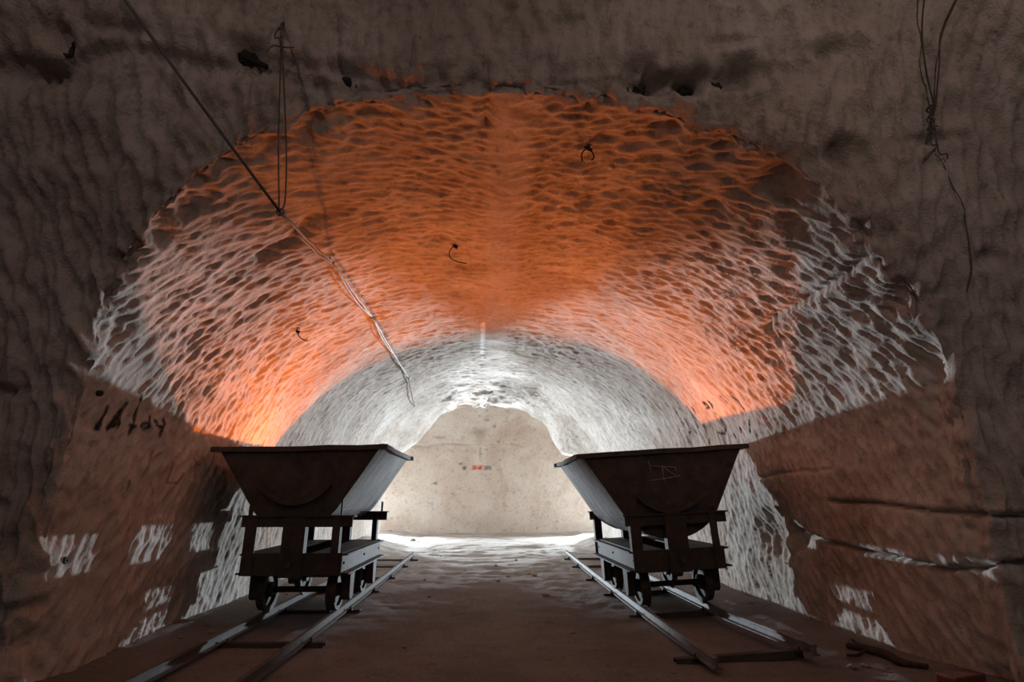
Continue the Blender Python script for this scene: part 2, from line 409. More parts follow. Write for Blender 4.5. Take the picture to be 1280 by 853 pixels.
# broken corner right of the crown (pockets on the arch edge)
hollow(is_t+zone_f, S, Y, 6.92, 2.76, 0.20, 0.16, 0.12); hollow(is_t+zone_f, S, Y, 6.66, 3.28, 0.10, 0.12, 0.07)
for (s0, y0, ru, rv, dp) in ((7.35, 3.35, 0.10, 0.10, 0.05), (7.9, 3.15, 0.09, 0.08, 0.04), (8.1, 3.5, 0.12, 0.10, 0.045), (8.3, 3.0, 0.12, 0.08, 0.05), (7.2, 3.0, 0.12, 0.1, 0.05),
                             (3.6, 3.6, 0.2, 0.12, 0.04), (2.9, 4.6, 0.12, 0.1, 0.04), (2.5, 5.6, 0.2, 0.12, 0.04), (4.5, 4.4, 0.14, 0.12, 0.05), (4.66, 5.05, 0.1, 0.16, 0.05)):
    hollow(is_t, S, Y, s0, y0, ru, rv, dp)
# stepped seam along the right haunch and the cut block beside it
seam = np.interp(Y, [2.7, 3.3, 4.05], [7.62, 7.66, 7.63])+0.012*fbm(G*5, 131, 2)
sm = is_t*sstep(4.12, 4.02, Y)
D += sm*0.028*sstep(-0.015, 0.02, S-seam)*sstep(0.75, 0.1, S-seam)-sm*0.035*np.exp(-((S-seam+0.03)/0.025)**2)
D -= is_t*0.07*sstep(7.62, 7.64, S)*sstep(7.84, 7.78, S)*sstep(4.0, 4.02, Y)*sstep(4.26, 4.1, Y)
# slanting chip on the left haunch
D -= is_t*right.__invert__()*0.06*np.exp(-(seg_dist(S, Y, [(3.60, 3.62), (3.38, 3.74), (3.12, 3.74)])/0.055)**2)
D -= is_t*0.045*np.exp(-(seg_dist(S, Y, [(4.98, 2.7), (4.96, 2.95)])/0.03)**2)
# cracks and a broken hollow low on the right wall
rt = right*(is_t+zone_f)
wob = 0.02*fbm(G*6, 141, 3)
cr1 = [(2.6, 9.24), (2.9, 9.22), (3.15, 9.21), (3.59, 9.18), (3.99, 9.16), (4.2, 9.15)]
cr2 = [(2.8, 9.46), (2.94, 9.48), (3.25, 9.55), (3.49, 9.53), (3.91, 9.50), (4.28, 9.48), (4.64, 9.44), (4.9, 9.38)]
cr3 = [(4.11, 8.92), (4.8, 8.91), (5.6, 8.96)]
for cr, wd, dp in ((cr1, 0.011, 0.08), (cr2, 0.012, 0.09), (cr3, 0.014, 0.018)):
    D -= rt*dp*np.exp(-(seg_dist(Y, S+wob, cr)/wd)**2)
c2 = np.interp(Y, [q[0] for q in cr2], [q[1] for q in cr2])
D += rt*0.014*sstep(0.0, -0.03, S+wob-c2)*sstep(5.1, 4.7, Y)*sstep(9.0, 9.3, S)
c1 = np.interp(Y, [q[0] for q in cr1], [q[1] for q in cr1])
D += rt*0.015*sstep(0.0, -0.03, S+wob-c1)*sstep(4.4, 4.1, Y)*sstep(8.7, 9.0, S)
hollow(rt, Y, S, 5.22, 9.47, 0.26, 0.22, 0.14); hollow(rt, Y, S, 4.76, 9.47, 0.12, 0.10, 0.10)
D += rt*0.05*np.exp(-((Y-4.98)/0.06)**2-((S-9.5)/0.2)**2)

# soot writing, whitewash and other paint on the rock (R soot, G white, B red)
def stroke(zone, pts, wdt, ch, amt=1.0, jit=0.4):
    d = seg_dist(Y, S, pts)
    MK[..., ch] = np.maximum(MK[..., ch], zone*amt*sstep(wdt*1.25, wdt*0.55, d)*np.clip(1.15+jit*2*fbm(G*22, 151, 2), 0, 1))
LW = [[(3.49, 1.69), (3.49, 1.6), (3.48, 1.54)], [(3.62, 1.74), (3.6, 1.64), (3.55, 1.55)], [(3.59, 1.64), (3.63, 1.57)], [(3.57, 1.57), (3.62, 1.6)],
      [(3.73, 1.83), (3.75, 1.72), (3.75, 1.55)], [(3.72, 1.6), (3.77, 1.6)], [(3.91, 1.69), (3.92, 1.62), (3.87, 1.59), (3.84, 1.62), (3.89, 1.64)],
      [(3.97, 1.67), (4.01, 1.64), (4.06, 1.62)], [(4.06, 1.69), (4.08, 1.57)]]
LW2 = [[(4.04, 1.45), (4.01, 1.37), (3.96, 1.26)], [(4.01, 1.37), (4.11, 1.44)], [(4.08, 1.23), (4.11, 1.15)], [(3.84, 1.23), (3.84, 1.18)],
       [(4.31, 1.39), (4.26, 1.23), (4.39, 1.23), (4.44, 1.31)], [(4.58, 1.44), (4.62, 1.39), (4.69, 1.39)], [(4.63, 1.31), (4.63, 1.28)], [(4.85, 1.29), (4.85, 1.25)]]
RW = [[(6.92, 7.93), (6.91, 8.07), (6.85, 8.17)], [(6.53, 7.98), (6.53, 8.14), (6.54, 8.27)], [(6.42, 8.02), (6.41, 8.09)], [(6.82, 8.31), (6.78, 8.29)],
      [(6.68, 8.29), (6.65, 8.33)], [(6.07, 8.02), (6.11, 8.1), (6.02, 8.1), (6.05, 8.03)], [(5.94, 8.03), (5.91, 8.09), (5.96, 8.17), (5.93, 8.21)],
      [(6.26, 8.29), (6.25, 8.31)], [(6.37, 8.26), (6.37, 8.44), (6.39, 8.51)], [(6.11, 8.39), (5.93, 8.43), (5.87, 8.36), (5.9, 8.27)],
      [(5.61, 8.03), (5.55, 8.12)], [(5.39, 8.07), (5.32, 8.15), (5.28, 8.24)], [(5.52, 8.41), (5.54, 8.46)], [(5.25, 8.36), (5.32, 8.48)], [(5.73, 8.46), (5.69, 8.5)]]
for p in LW: stroke(is_t, p, 0.017, 0, 0.95)
for p in LW2: stroke(is_t, p, 0.012, 0, 0.5)
for p in RW: stroke(is_t, p, 0.018, 0, 0.95)
stroke(is_t, [(6.9, 4.92), (8.7, 4.90)], 0.035, 1, 0.85, 0.6)       # white stripe on the crown
stroke(is_t, [(12.6, 4.85), (13.2, 4.84)], 0.05, 1, 0.8)
for (y0, s0, r0, am) in ((3.36, 5.02, 0.03, 0.8), (3.42, 5.05, 0.028, 0.8), (5.9, 4.6, 0.16, 0.35), (4.1, 4.1, 0.25, 0.22), (3.7, 4.5, 0.3, 0.22), (5.2, 4.75, 0.25, 0.3), (9.1, 5.12, 0.1, 0.9), (10.9, 5.2, 0.09, 0.9)):
    MK[..., 0] = np.maximum(MK[..., 0], is_t*am*np.exp(-((Y-y0)**2+(S-s0)**2)/r0**2)*np.clip(1+1.5*fbm(G*9, 161, 3), 0, 1))

MK[..., 0] = np.maximum(MK[..., 0], brk*np.clip(0.12+0.9*fbm(G*np.array([2.4, 2.0, 2.4]), 165, 4), 0, 0.5))   # stain patches, also darkening the overlit broken ceiling in colour
P = G+Nn*D[..., None]
rT0, rT1 = nF, nF+nT
kL, kR = NW, NW+NA-1
def shell(name, r0, r1, c0, c1, mat, label, cat):
    o = grid_mesh(name, P[r0:r1+1, c0:c1+1], mat, MK[r0:r1+1, c0:c1+1])
    return tag(o, label, cat, kind='structure')
NC = P.shape[1]-1
shell('wall_left', rT0, rT1-1, 0, kL, M['rock'], 'left side wall of the tunnel, pick-marked pale chalk with soot writing', 'wall')
shell('wall_right', rT0, rT1-1, kR, NC, M['rock'], 'right side wall of the tunnel, cracked pick-marked chalk', 'wall')
shell('ceiling', rT0, rT1-1, kL, kR, M['rock'], 'barrel vault of the tunnel, covered in pick strokes', 'ceiling')
shell('wall_front', 0, rT0, 0, NC, M['rock_face'], 'dark rough rock face around the tunnel mouth', 'wall')
shell('wall_rear', rT1-1, P.shape[0]-1, 0, NC, M['rock'], 'rock face around the far end of the tunnel', 'wall')

# ------------------------------------------------------------------ cross gallery behind the tunnel
def back_gallery():
    xs = np.linspace(-9, 9, 420); n1 = 120
    z1 = np.linspace(-0.12, 2.7, n1, endpoint=False); th = np.linspace(0, 1, 60)*math.pi/2
    y = np.concatenate([YBACK+0.0*z1, YBACK-1.1*(1-np.cos(th)), np.linspace(YBACK-1.1, YEND-0.2, 40)[1:]])
    z = np.concatenate([z1, 2.7+0.95*np.sin(th), np.full(39, 3.65)])
    B = np.zeros((len(y), len(xs), 3)); B[..., 0] = xs; B[..., 1] = y[:, None]; B[..., 2] = z[:, None]
    gu = np.gradient(B, axis=0); gv = np.gradient(B, axis=1); nn = np.cross(gv, gu); nn /= np.linalg.norm(nn, axis=-1, keepdims=True)+1e-9
    if nn[10, 200, 1] > 0: nn = -nn
    d = 0.10*fbm(B*0.8, 171, 3)+0.02*fbm(B*4, 175, 3)
    f1, _, rid = cells((B[..., 2]+0.3*B[..., 0])/0.4, (B[..., 0]-0.4*B[..., 2])/0.11, 181)
    d += 0.022*(np.clip(f1/0.7, 0, 1)**1.5-0.5)*np.clip(0.5+0.5*sstep(-0.5, 1.5, B[..., 0])+fbm(B*0.6, 185, 2), 0.1, 1.2)
    xx, zz = B[..., 0], B[..., 2]
    # shelf crack and small pock marks
    d -= 0.05*np.exp(-((zz-2.62-0.14*fbm(B*1.5, 187, 3))/0.04)**2)*np.clip(0.3+1.5*fbm(B*np.array([0.9, 1, 0.3]), 189, 2), 0, 1)
    mk = np.zeros(B.shape[:2]+(3,))
    def rect(x0, x1, z0, z1_, ch, am):
        m = sstep(x0-0.02, x0+0.02, xx)*sstep(x1+0.02, x1-0.02, xx)*sstep(z0-0.02, z0+0.02, zz)*sstep(z1_+0.02, z1_-0.02, zz)
        mk[..., ch] = np.maximum(mk[..., ch], m*am*np.clip(0.9+1.6*fbm(B*11, 197, 3), 0, 1))
    rect(-0.42, -0.10, 1.83, 1.97, 2, 0.85); rect(-0.08, 0.18, 1.82, 1.96, 0, 0.55); rect(-0.36, -0.14, 1.86, 1.89, 0, 0.6); rect(-0.74, -0.62, 1.83, 1.94, 0, 0.75)
    rect(-0.20, -0.165, 2.1, 2.55, 0, 0.6); rect(-1.7, -1.25, 2.78, 2.86, 0, 0.35)
    pock = np.clip(fbm(B*np.array([5, 5, 7]), 191, 3)-0.34, 0, 1)*6
    mk[..., 0] = np.maximum(mk[..., 0], np.clip(pock, 0, 0.7)*np.clip(0.3+fbm(B*0.7, 195, 2)*1.5, 0, 1))
    mk[..., 0] = np.maximum(mk[..., 0], 0.35*np.exp(-((xx+0.25)/0.3)**2-((zz-3.0)/0.12)**2))
    Bp = B+nn*d[..., None]; n_w = n1+60
    tag(grid_mesh('wall_back', Bp[:n_w+1], M['rock_back'], mk[:n_w+1]), 'pale beige end wall of the gallery with small red and black marks', 'wall', kind='structure')
    tag(grid_mesh('ceiling_gallery', Bp[n_w:], M['rock_back'], mk[n_w:]), 'low rock ceiling of the cross gallery at the back', 'ceiling', kind='structure')
    for sd, nm in ((-1, 'wall_gallery_left'), (1, 'wall_gallery_right')):
        yy = np.linspace(YEND-0.3, YBACK+0.3, 30); zz_ = np.linspace(-0.1, 3.9, 24)
        E = np.zeros((24, 30, 3)); E[..., 0] = sd*7.6; E[..., 1] = yy; E[..., 2] = zz_[:, None]
        E[..., 0] += 0.12*fbm(E*0.9, 199, 3)
        tag(grid_mesh(nm, E, M['rock_back'], np.zeros((24, 30, 3))), ('left' if sd < 0 else 'right')+' end of the cross gallery, plain beige rock', 'wall', kind='structure')
back_gallery()

# ------------------------------------------------------------------ floor
fx = np.concatenate([np.linspace(-9, -3, 30, endpoint=False), np.linspace(-3, 3.2, 190), np.linspace(3.2, 9, 30)[1:]])
fy = [-3.0]
while fy[-1] < YBACK+0.5: fy.append(fy[-1]+(0.2 if fy[-1] < 1.6 else 0.028+0.0022*(fy[-1]-1.6)))
fy = np.array(fy)
def floor_h(x, y):
    p = np.stack([x, y, np.zeros_like(x)], -1)
    h = (0.030-0.02*sstep(10, 12, y))*fbm(p*0.9, 201, 3)+0.018*fbm(p*np.array([2.0, 4.0, 1]), 205, 3)+0.016*fbm(p*7, 209, 4)
    h += 0.03*fbm(p*np.array([1.2, 3.4, 1]), 211, 3)*sstep(6.5, 9.5, y)*sstep(13.5, 12, y)*sstep(2.2, 1.0, np.abs(x))
    bed = np.exp(-((x+1.56)/0.55)**4)+np.exp(-((x-1.75)/0.55)**4)
    h = h*(1-0.75*np.clip(bed, 0, 1)*sstep(10.6, 9.8, y))
    h += 0.05*sstep(0.35, 0.0, x-XL)+0.05*sstep(0.35, 0.0, XR-x)             # dust banked along the walls
    h += 0.22*np.exp(-((x+2.35)/0.5)**2-((y-11.3)/1.3)**2)+0.16*np.exp(-((x-2.45)/0.35)**2-((y-12.4)/0.8)**2)
    return h-0.015
FX, FY = np.meshgrid(fx, fy)
FH = floor_h(FX, FY)
fp = np.stack([FX, FY, FH], -1)
fm_ = np.zeros(fp.shape)
fm_[..., 1] = sstep(6.2, 11.5, FY+1.6*fbm(fp*np.array([0.8, 0.8, 0])+0.5, 215, 3))*np.clip(1-0.35*sstep(1.2, 2.4, np.abs(FX))*sstep(12, 10, FY), 0, 1)  # paler towards the back: lamp fall-off put into the floor colour
tag(grid_mesh('floor', fp, M['floor'], fm_), 'trampled brown dirt floor coloured paler with lamp light and chalk at the back', 'floor', kind='structure')
def ground(x, y):
    return float(floor_h(np.array([[x]]), np.array([[y]]))[0, 0])

# ------------------------------------------------------------------ tracks
def rail_profile(hh=0.065):
    return [(-0.030, 0), (0.030, 0), (0.030, 0.006), (0.006, 0.013), (0.006, hh-0.020), (0.016, hh-0.014), (0.016, hh-0.003), (0.012, hh), (-0.012, hh), (-0.016, hh-0.003), (-0.016, hh-0.014), (-0.006, hh-0.020), (-0.006, 0.013), (-0.030, 0.006)]
def make_rail(parent, pts, mat):
    prof = rail_profile(); bm = bmesh.new(); rings = []
    for k, p in enumerate(pts):
        p = Vector(p); t = (Vector(pts[min(k+1, len(pts)-1)])-Vector(pts[max(k-1, 0)])).normalized()
        sx = Vector((t.y, -t.x, 0)).normalized()
        rings.append([bm.verts.new(p+sx*u+Vector((0, 0, v))) for u, v in prof])
    n = len(prof)
    for A, B in zip(rings[:-1], rings[1:]):
        for k in range(n): bm.faces.new([A[k], A[(k+1) % n], B[(k+1) % n], B[k]])
    bm.faces.new(rings[0]); bm.faces.new(rings[-1][::-1])
    return bm_obj('rail', bm, mat, parent)
SLZ = 0.012
def make_sleeper(parent, x0, x1, y, slope=0.0, wdt=0.075, dy=0.0):
    """pressed steel sleeper: a shallow trough, with a clip and bolts beside each rail"""
    prof = [(-wdt/2, -0.03), (-wdt/2+0.012, SLZ), (wdt/2-0.012, SLZ), (wdt/2, -0.03), (wdt/2-0.006, -0.03), (wdt/2-0.016, SLZ-0.006), (-wdt/2+0.016, SLZ-0.006), (-wdt/2+0.006, -0.03)]
    bm = bmesh.new(); add_prism(bm, prof, 'x', x0, x1)
    o = bm_obj('sleeper', bm, M['iron'], parent)
    o.location = (0, y, 0); o.rotation_euler = (0, slope, dy)
    return o
def rail_clip(parent, x, y, z):
    bm = bmesh.new(); add_box(bm, x-0.018, x+0.018, y-0.02, y+0.02, z, z+0.012); add_tube(bm, [(x, y, z), (x, y, z+0.030)], 0.008, 6)
    return bm_obj('rail_clip', bm, M['iron'], parent)
def track(name, left, rightp, sleepers, label, mat):
    t = empty(name)
    tag(t, label, 'track', 'narrow gauge tracks')
    make_rail(t, left, mat); make_rail(t, rightp, mat)
    def at(line, y):
        ys = [p[1] for p in line]; return (np.interp(y, ys, [p[0] for p in line]), np.interp(y, ys, [p[2] for p in line]))
    for y, e0, e1, dy in sleepers:
        xl, z_l = at(left, y); xr, z_r = at(rightp, y)
        sl = -math.atan2(z_r-z_l, xr-xl)
        s = make_sleeper(t, xl-e0, xr+e1, y, 0, 0.075, dy)
        s.location = (0, y, z_l-SLZ)
        s.rotation_euler = (0, sl, dy)
        # keep the left rail seat where it was when tilting
        s.location.z += xl*math.sin(sl)*-1*-1
        for xx, zz in ((xl, z_l), (xr, z_r)):
            for o in (-0.043, 0.043): rail_clip(t, xx+o, y, zz-0.002)
    return t
RZ = 0.012
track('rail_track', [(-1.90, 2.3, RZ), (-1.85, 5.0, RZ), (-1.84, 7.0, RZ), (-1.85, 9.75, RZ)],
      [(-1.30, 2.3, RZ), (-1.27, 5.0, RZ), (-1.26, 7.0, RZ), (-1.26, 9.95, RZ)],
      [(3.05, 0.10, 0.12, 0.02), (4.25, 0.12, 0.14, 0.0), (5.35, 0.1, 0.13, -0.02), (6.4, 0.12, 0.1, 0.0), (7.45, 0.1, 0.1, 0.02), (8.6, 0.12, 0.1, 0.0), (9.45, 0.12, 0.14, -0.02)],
      'narrow gauge track along the left wall, under the cart with the raised tub', M['rail_rust_shaded'])
track('rail_track', [(1.40, 3.48, RZ), (1.40, 5.18, RZ), (1.43, 7.5, RZ), (1.49, 10.2, RZ)],
      [(2.10, 3.62, RZ+0.030), (2.00, 4.60, RZ+0.030), (1.99, 6.1, RZ+0.030), (2.05, 8.0, RZ+0.02), (2.08, 9.95, RZ)],
      [(3.72, 0.16, 0.0, 0.03), (5.05, 0.12, 0.08, 0.0), (6.1, 0.12, 0.1, 0.02), (7.2, 0.13, 0.1, 0.0), (8.5, 0.13, 0.1, -0.02), (9.5, 0.12, 0.12, 0.0)],
      'narrow gauge track along the right wall, ending on the dirt near the front', M['rail'])

# ------------------------------------------------------------------ tipper carts
def tub_section(top, bot, half, xb, r, n_arc=8):
    """half section of the trough: straight side, filleted into a flat bottom of half width xb"""
    d = Vector((half-xb, top-bot)).normalized()                 # up along the side from the bottom corner
    ang = math.acos(max(-1, min(1, d.dot(Vector((-1, 0)))))); tl = r/math.tan(ang/2)
    tl = min(tl, xb*0.98); r = tl*math.tan(ang/2)
    p1 = Vector((xb, bot))+d*tl; c = Vector((xb-tl, bot+r))
    a1 = math.atan2(p1.y-c.y, p1.x-c.x); a0 = -math.pi/2
    pts = [(half, top), ((half+p1.x)/2, (top+p1.y)/2)]
    for k in range(n_arc+1):
        a = a1+(a0-a1)*k/n_arc; pts.append((c.x+r*math.cos(a), c.y+r*math.sin(a)))
    if xb-tl > 0.02: pts.append((0.0, bot))
    else: pts[-1] = (0.0, bot)
    return pts
def loft(bm, rings, closed=False):
    vr = [[bm.verts.new(p) for p in ring] for ring in rings]
    for A, B in zip(vr[:-1], vr[1:]):
        n = len(A)
        for k in range(n if closed else n-1): bm.faces.new([A[k], A[(k+1) % n], B[(k+1) % n], B[k]])
    return vr
def make_tub(root, top, bot, half, wbot, fil, yl, tilt, rocker, shift=(0, 0, 0), scratches=False):
    """the V-shaped tipping trough; its own sheet, end plates, rim and rockers"""
    hs = tub_section(top, bot, half, wbot, fil)
    sec = [(-x, z) for x, z in hs]+[(x, z) for x, z in hs[::-1][1:]]
    th = 0.012
    piv = Vector((0, 0, bot))
    rot = Matrix.Rotation(tilt, 4, 'Y')
    ins = []
    for k, (x, z) in enumerate(sec):                # inner skin
        a = Vector(sec[max(k-1, 0)]); b_ = Vector(sec[min(k+1, len(sec)-1)]); t = (b_-a).normalized(); n = Vector((-t.y, t.x))
        ins.append((x+n.x*th, z+n.y*th))
    bm = bmesh.new()
    ny = 7
    ys = [-yl+2*yl*i/(ny-1) for i in range(ny)]
    rnd = random.Random(5 if scratches else 3)
    outer = []; inner = []
    for y in ys:
        wob = [0.004*rnd.uniform(-1, 1) for _ in sec]
        outer.append([(x, y, z+w_) for (x, z), w_ in zip(sec, wob)]); inner.append([(x, y, z+w_) for (x, z), w_ in zip(ins, wob)])
    vo = loft(bm, outer); vi = loft(bm, inner)
    for side in (0, -1):
        for i in range(ny-1): bm.faces.new([vo[i][side], vo[i+1][side], vi[i+1][side], vi[i][side]])
    for e in (0, -1):
        for k in range(len(sec)-1): bm.faces.new([vo[e][k], vo[e][k+1], vi[e][k+1], vi[e][k]])
    tub = bm_obj('tub', bm, M['tub_ribbed'] if scratches else M['tub'], root)
    for p in tub.data.polygons: p.use_smooth = False
    parts = [tub]
    for s in (-1, 1):                               # end plates close the trough
        y0 = s*(yl-0.004); y1 = s*(yl+0.008)
        bm = bmesh.new(); add_prism(bm, sec, 'y', min(y0, y1), max(y0, y1))
        parts.append(bm_obj('end_plate', bm, M['tub_dark'], tub))
    # rim: a rolled angle round the mouth, a little bent
    rim = bmesh.new(); o = 0.045
    def rail_(p, q, n=6):
        p, q = Vector(p), Vector(q); d = (q-p)
        side = Vector((0, 0, 1)).cross(d).normalized()
        rings = []
        for i in range(n+1):
            c = p+d*(i/n)+Vector((0, 0, 0.010*rnd.uniform(-1, 1) if 0 < i < n else 0))
            rings.append([tuple(c+side*u+Vector((0, 0, v))) for u, v in ((-0.024, -0.030), (0.024, -0.030), (0.024, 0.012), (-0.024, 0.012))])
        v = loft(rim, rings, True); rim.faces.new(v[0]); rim.faces.new(v[-1][::-1])
    hx, hy = half+0.012, yl+0.02
    rail_((-hx-o, -hy, top), (hx+o, -hy, top)); rail_((-hx-o, hy, top), (hx+o, hy, top))
    rail_((-hx, -hy-0.02, top+0.002), (-hx, hy+0.02, top+0.002)); rail_((hx, -hy-0.02, top+0.002), (hx, hy+0.02, top+0.002))
    parts.append(bm_obj('rim', rim, M['tub_dark'], tub))
    # curved rocker on both end plates
    rh, rs, rb = rocker
    R = (rh*rh+rs*rs)/(2*rs); a0 = math.asin(rh/R)
    for s in (-1, 1):
        bm = bmesh.new(); y0, y1 = s*(yl+0.006), s*(yl+0.070)
        prof = []
        for k in range(15):
            a = -a0+2*a0*k/14; prof.append((R*math.sin(a), rb+R-R*math.cos(a)))
        for k in range(15):
            a = a0-2*a0*k/14; prof.append(((R-0.028)*math.sin(a), rb+R-(R-0.028)*math.cos(a)))
        add_prism(bm, prof, 'y', min(y0, y1), max(y0, y1))
        parts.append(bm_obj('rocker', bm, M['tub_dark'], tub))
        bm = bmesh.new()
        add_prism(bm, [prof[k] for k in range(15)], 'y', min(s*(yl+0.006), s*(yl+0.016)), max(s*(yl+0.006), s*(yl+0.016)))
        parts.append(bm_obj('rocker_plate', bm, M['tub_dark'], tub))
    # rivets along the end plate edges
    for s in (-1, 1):
        bm = bmesh.new()
        for k in range(9):
            for sx in (-1, 1):
                t = 0.06+0.68*k/9; x = half+(wbot-half)*t; z = top+(bot-top)*t
                add_tube(bm, [(sx*(x-0.035), s*(yl+0.006), z), (sx*(x-0.035), s*(yl+0.016), z)], 0.008, 6)
        parts.append(bm_obj('rivets', bm, M['tub_dark'], tub)); parts[-1]['kind'] = 'stuff'
    if scratches:
        yy = -yl-0.0125
        lines = [[(-0.12, 1.245), (-0.11, 1.20), (-0.115, 1.13)], [(-0.10, 1.20), (0.01, 1.185), (0.13, 1.17)], [(0.13, 1.17), (0.13, 1.09), (0.02, 1.175)],
                 [(-0.13, 1.07), (0.0, 1.075), (0.16, 1.095)], [(0.005, 1.19), (0.005, 1.02)]]
        for l in lines:
            parts.append(tube('chalk_line', [(x-0.03, yy, z) for x, z in l], 0.0028, M['chalk_line'], tub, 5))
    mat = Matrix.Translation(Vector(shift))@Matrix.Translation(piv)@rot@Matrix.Translation(-piv)
    for p in parts: p.data.transform(mat)
    return tub
def make_cart(loc, rotz, roll, label, L, tub_args, stubs):
    root = empty('tipper_cart', loc, (0, roll, rotz))
    tag(root, label, 'mine cart', 'tipper carts on the two tracks')
    I = M['iron']; hy = L/2
    z0, z1, zb0, zb1 = 0.315, 0.475, 0.685, 0.770
    # side beams: outward facing channels
    for s in (-1, 1):
        xi = 0.385
        prof = [(s*xi, z0), (s*(xi+0.075), z0), (s*(xi+0.075), z0+0.012), (s*(xi+0.014), z0+0.016), (s*(xi+0.014), z1-0.016), (s*(xi+0.060), z1-0.012), (s*(xi+0.060), z1), (s*xi, z1)]
        beam = prism('side_beam', prof, 'y', -hy, hy, M['rail'] if False else I, root)
        for y in (-hy*0.93, hy*0.05, hy*0.93):
            bm = bmesh.new(); add_tube(bm, [(s*(xi+0.010), y, 0.40), (s*(xi+0.024), y, 0.40)], 0.010, 6); bm_obj('bolt', bm, I, beam)
    # deck plates with a well between them
    box('deck_plate', (-0.385, -0.13, -hy+0.02, hy-0.02, z1-0.006, z1+0.004), I, root, 0.002, 0.004)
    box('deck_plate', (0.12, 0.385, -hy+0.02, hy-0.02, z1-0.006, z1+0.004), I, root, 0.002, 0.004)
    for s in (-1, 1):
        y = s*hy; d = s*0.012
        def yy(a, b): return (min(y+s*a, y+s*b), max(y+s*a, y+s*b))
        box('end_plate', (-0.40, 0.40, *yy(-0.002, 0.012), z0-0.01, z1+0.006), I, root, 0.003, 0.003)
        # posts: angle irons, the middle one a wide channel
        for xa, xb, wd in ((-0.42, -0.325, 1), (0.30, 0.365, -1)):
            bm = bmesh.new(); add_box(bm, xa, xb, *yy(0.012, 0.022), z0-0.005, zb1-0.005)
            xe = xa if wd > 0 else xb-0.010
            add_box(bm, xe, xe+0.010, *yy(-0.045, 0.012), z1, zb1-0.005)
            bm_obj('post', bm, I, root)
        bm = bmesh.new(); add_box(bm, -0.105, 0.080, *yy(0.022, 0.032), z0-0.02, zb1-0.010)
        add_box(bm, -0.105, -0.095, *yy(-0.05, 0.022), z1, zb1-0.010); add_box(bm, 0.070, 0.080, *yy(-0.05, 0.022), z1, zb1-0.010)
        bm_obj('post', bm, I, root)
        # top bar: angle iron with a flange on top
        bm = bmesh.new(); add_box(bm, -0.46, 0.46, *yy(-0.004, 0.010), zb0, zb1); add_box(bm, -0.475, 0.475, *yy(-0.07, 0.030), zb1-0.004, zb1+0.008)
        bm_obj('top_bar', bm, I, root)
        # coupling hook stub
        tube('coupling_pin', [(-0.01, y+s*0.03, 0.40), (-0.01, y+s*0.085, 0.395), (-0.01, y+s*0.10, 0.37)], 0.016, I, root)
    for (x, z_a, z_b, sd, wd) in stubs:
        box('stop_pin', (x-wd/2, x+wd/2, sd*hy-0.012, sd*hy+0.012, z_a, z_b), I, root, 0.003)
    # running gear
    rw = 0.165
    for s in (-1, 1):
        y = s*0.44
        tube('axle', [(-0.385, y, rw), (0.385, y, rw)], 0.024, I, root, 12)
        for sx in (-1, 1):
            x = sx*0.29
            prof = [(0.024, sx*-0.045), (0.060, sx*-0.045), (0.060, sx*-0.012), (rw-0.035, sx*-0.004), (rw-0.030, sx*-0.030), (rw+0.018, sx*-0.034), (rw+0.018, sx*-0.020), (rw, sx*-0.016), (rw-0.003, sx*0.034), (rw-0.034, sx*0.034), (rw-0.034, sx*0.012), (0.055, sx*0.020), (0.050, sx*0.045), (0.024, sx*0.045)]
            wh = lathe('wheel', prof, 'x', I, root, 30, (x, y, rw))
            # axle box under the beam
            bm = bmesh.new()
            add_prism(bm, [(y-0.075, z0), (y-0.060, 0.115), (y-0.035, 0.085), (y+0.035, 0.085), (y+0.060, 0.115), (y+0.075, z0)], 'x', min(sx*0.352, sx*0.425), max(sx*0.352, sx*0.425))
            bm_obj('axle_box', bm, I, root, 0.004)
        
    make_tub(root, *tub_args)
    return root
LOFF = 0.077
make_cart((-1.565, 5.44, LOFF+0.002), math.radians(-1.0), 0.0, 'rusty tipper cart by the left wall, tub sitting high on its frame', 1.45,
          (1.345, 0.705, 0.700, 0.27, 0.30, 0.725, math.radians(-1.2), (0.30, 0.16, 0.86), (-0.03, 0, 0.0)), ((-0.40, 0.77, 0.86, -1, 0.03), (0.36, 0.77, 0.90, -1, 0.014), (0.40, 0.77, 0.88, 1, 0.02)))
make_cart((1.70, 5.52, LOFF+0.0165), math.radians(1.2), math.radians(-2.6), 'rusty tipper cart by the right wall, scratched lines on its tub end', 1.45,
          (1.330, 0.56, 0.765, 0.30, 0.50, 0.655, math.radians(-1.2), (0.31, 0.15, 0.778), (0.0, 0, 0.0), True), ((0.36, 0.77, 0.82, -1, 0.02),))

# ------------------------------------------------------------------ cables, wires and irons on the rock
def surf(y, s, off=0.0):
    """point on the finished tunnel surface at depth y and arc position s"""
    c = int(np.argmin(np.abs(ps-s))); col = P[nF:nF+nT, c]
    r = int(np.argmin(np.abs(col[:, 1]-y)))
    return Vector(col[r]+Nn[nF+r, c]*off)
def face_pt(x, z, off=0.0):
    """point on the finished front face at the given x and height"""
    d = (P[:nF, :, 0]-x)**2+(P[:nF, :, 2]-z)**2
    r, c = np.unravel_index(int(np.argmin(d)), d.shape)
    return Vector(P[r, c]+Nn[r, c]*off)
def wobble(pts, amp, rnd):
    return [p+Vector([rnd.uniform(-amp, amp) for _ in range(3)]) for p in pts]
rnd = random.Random(21)
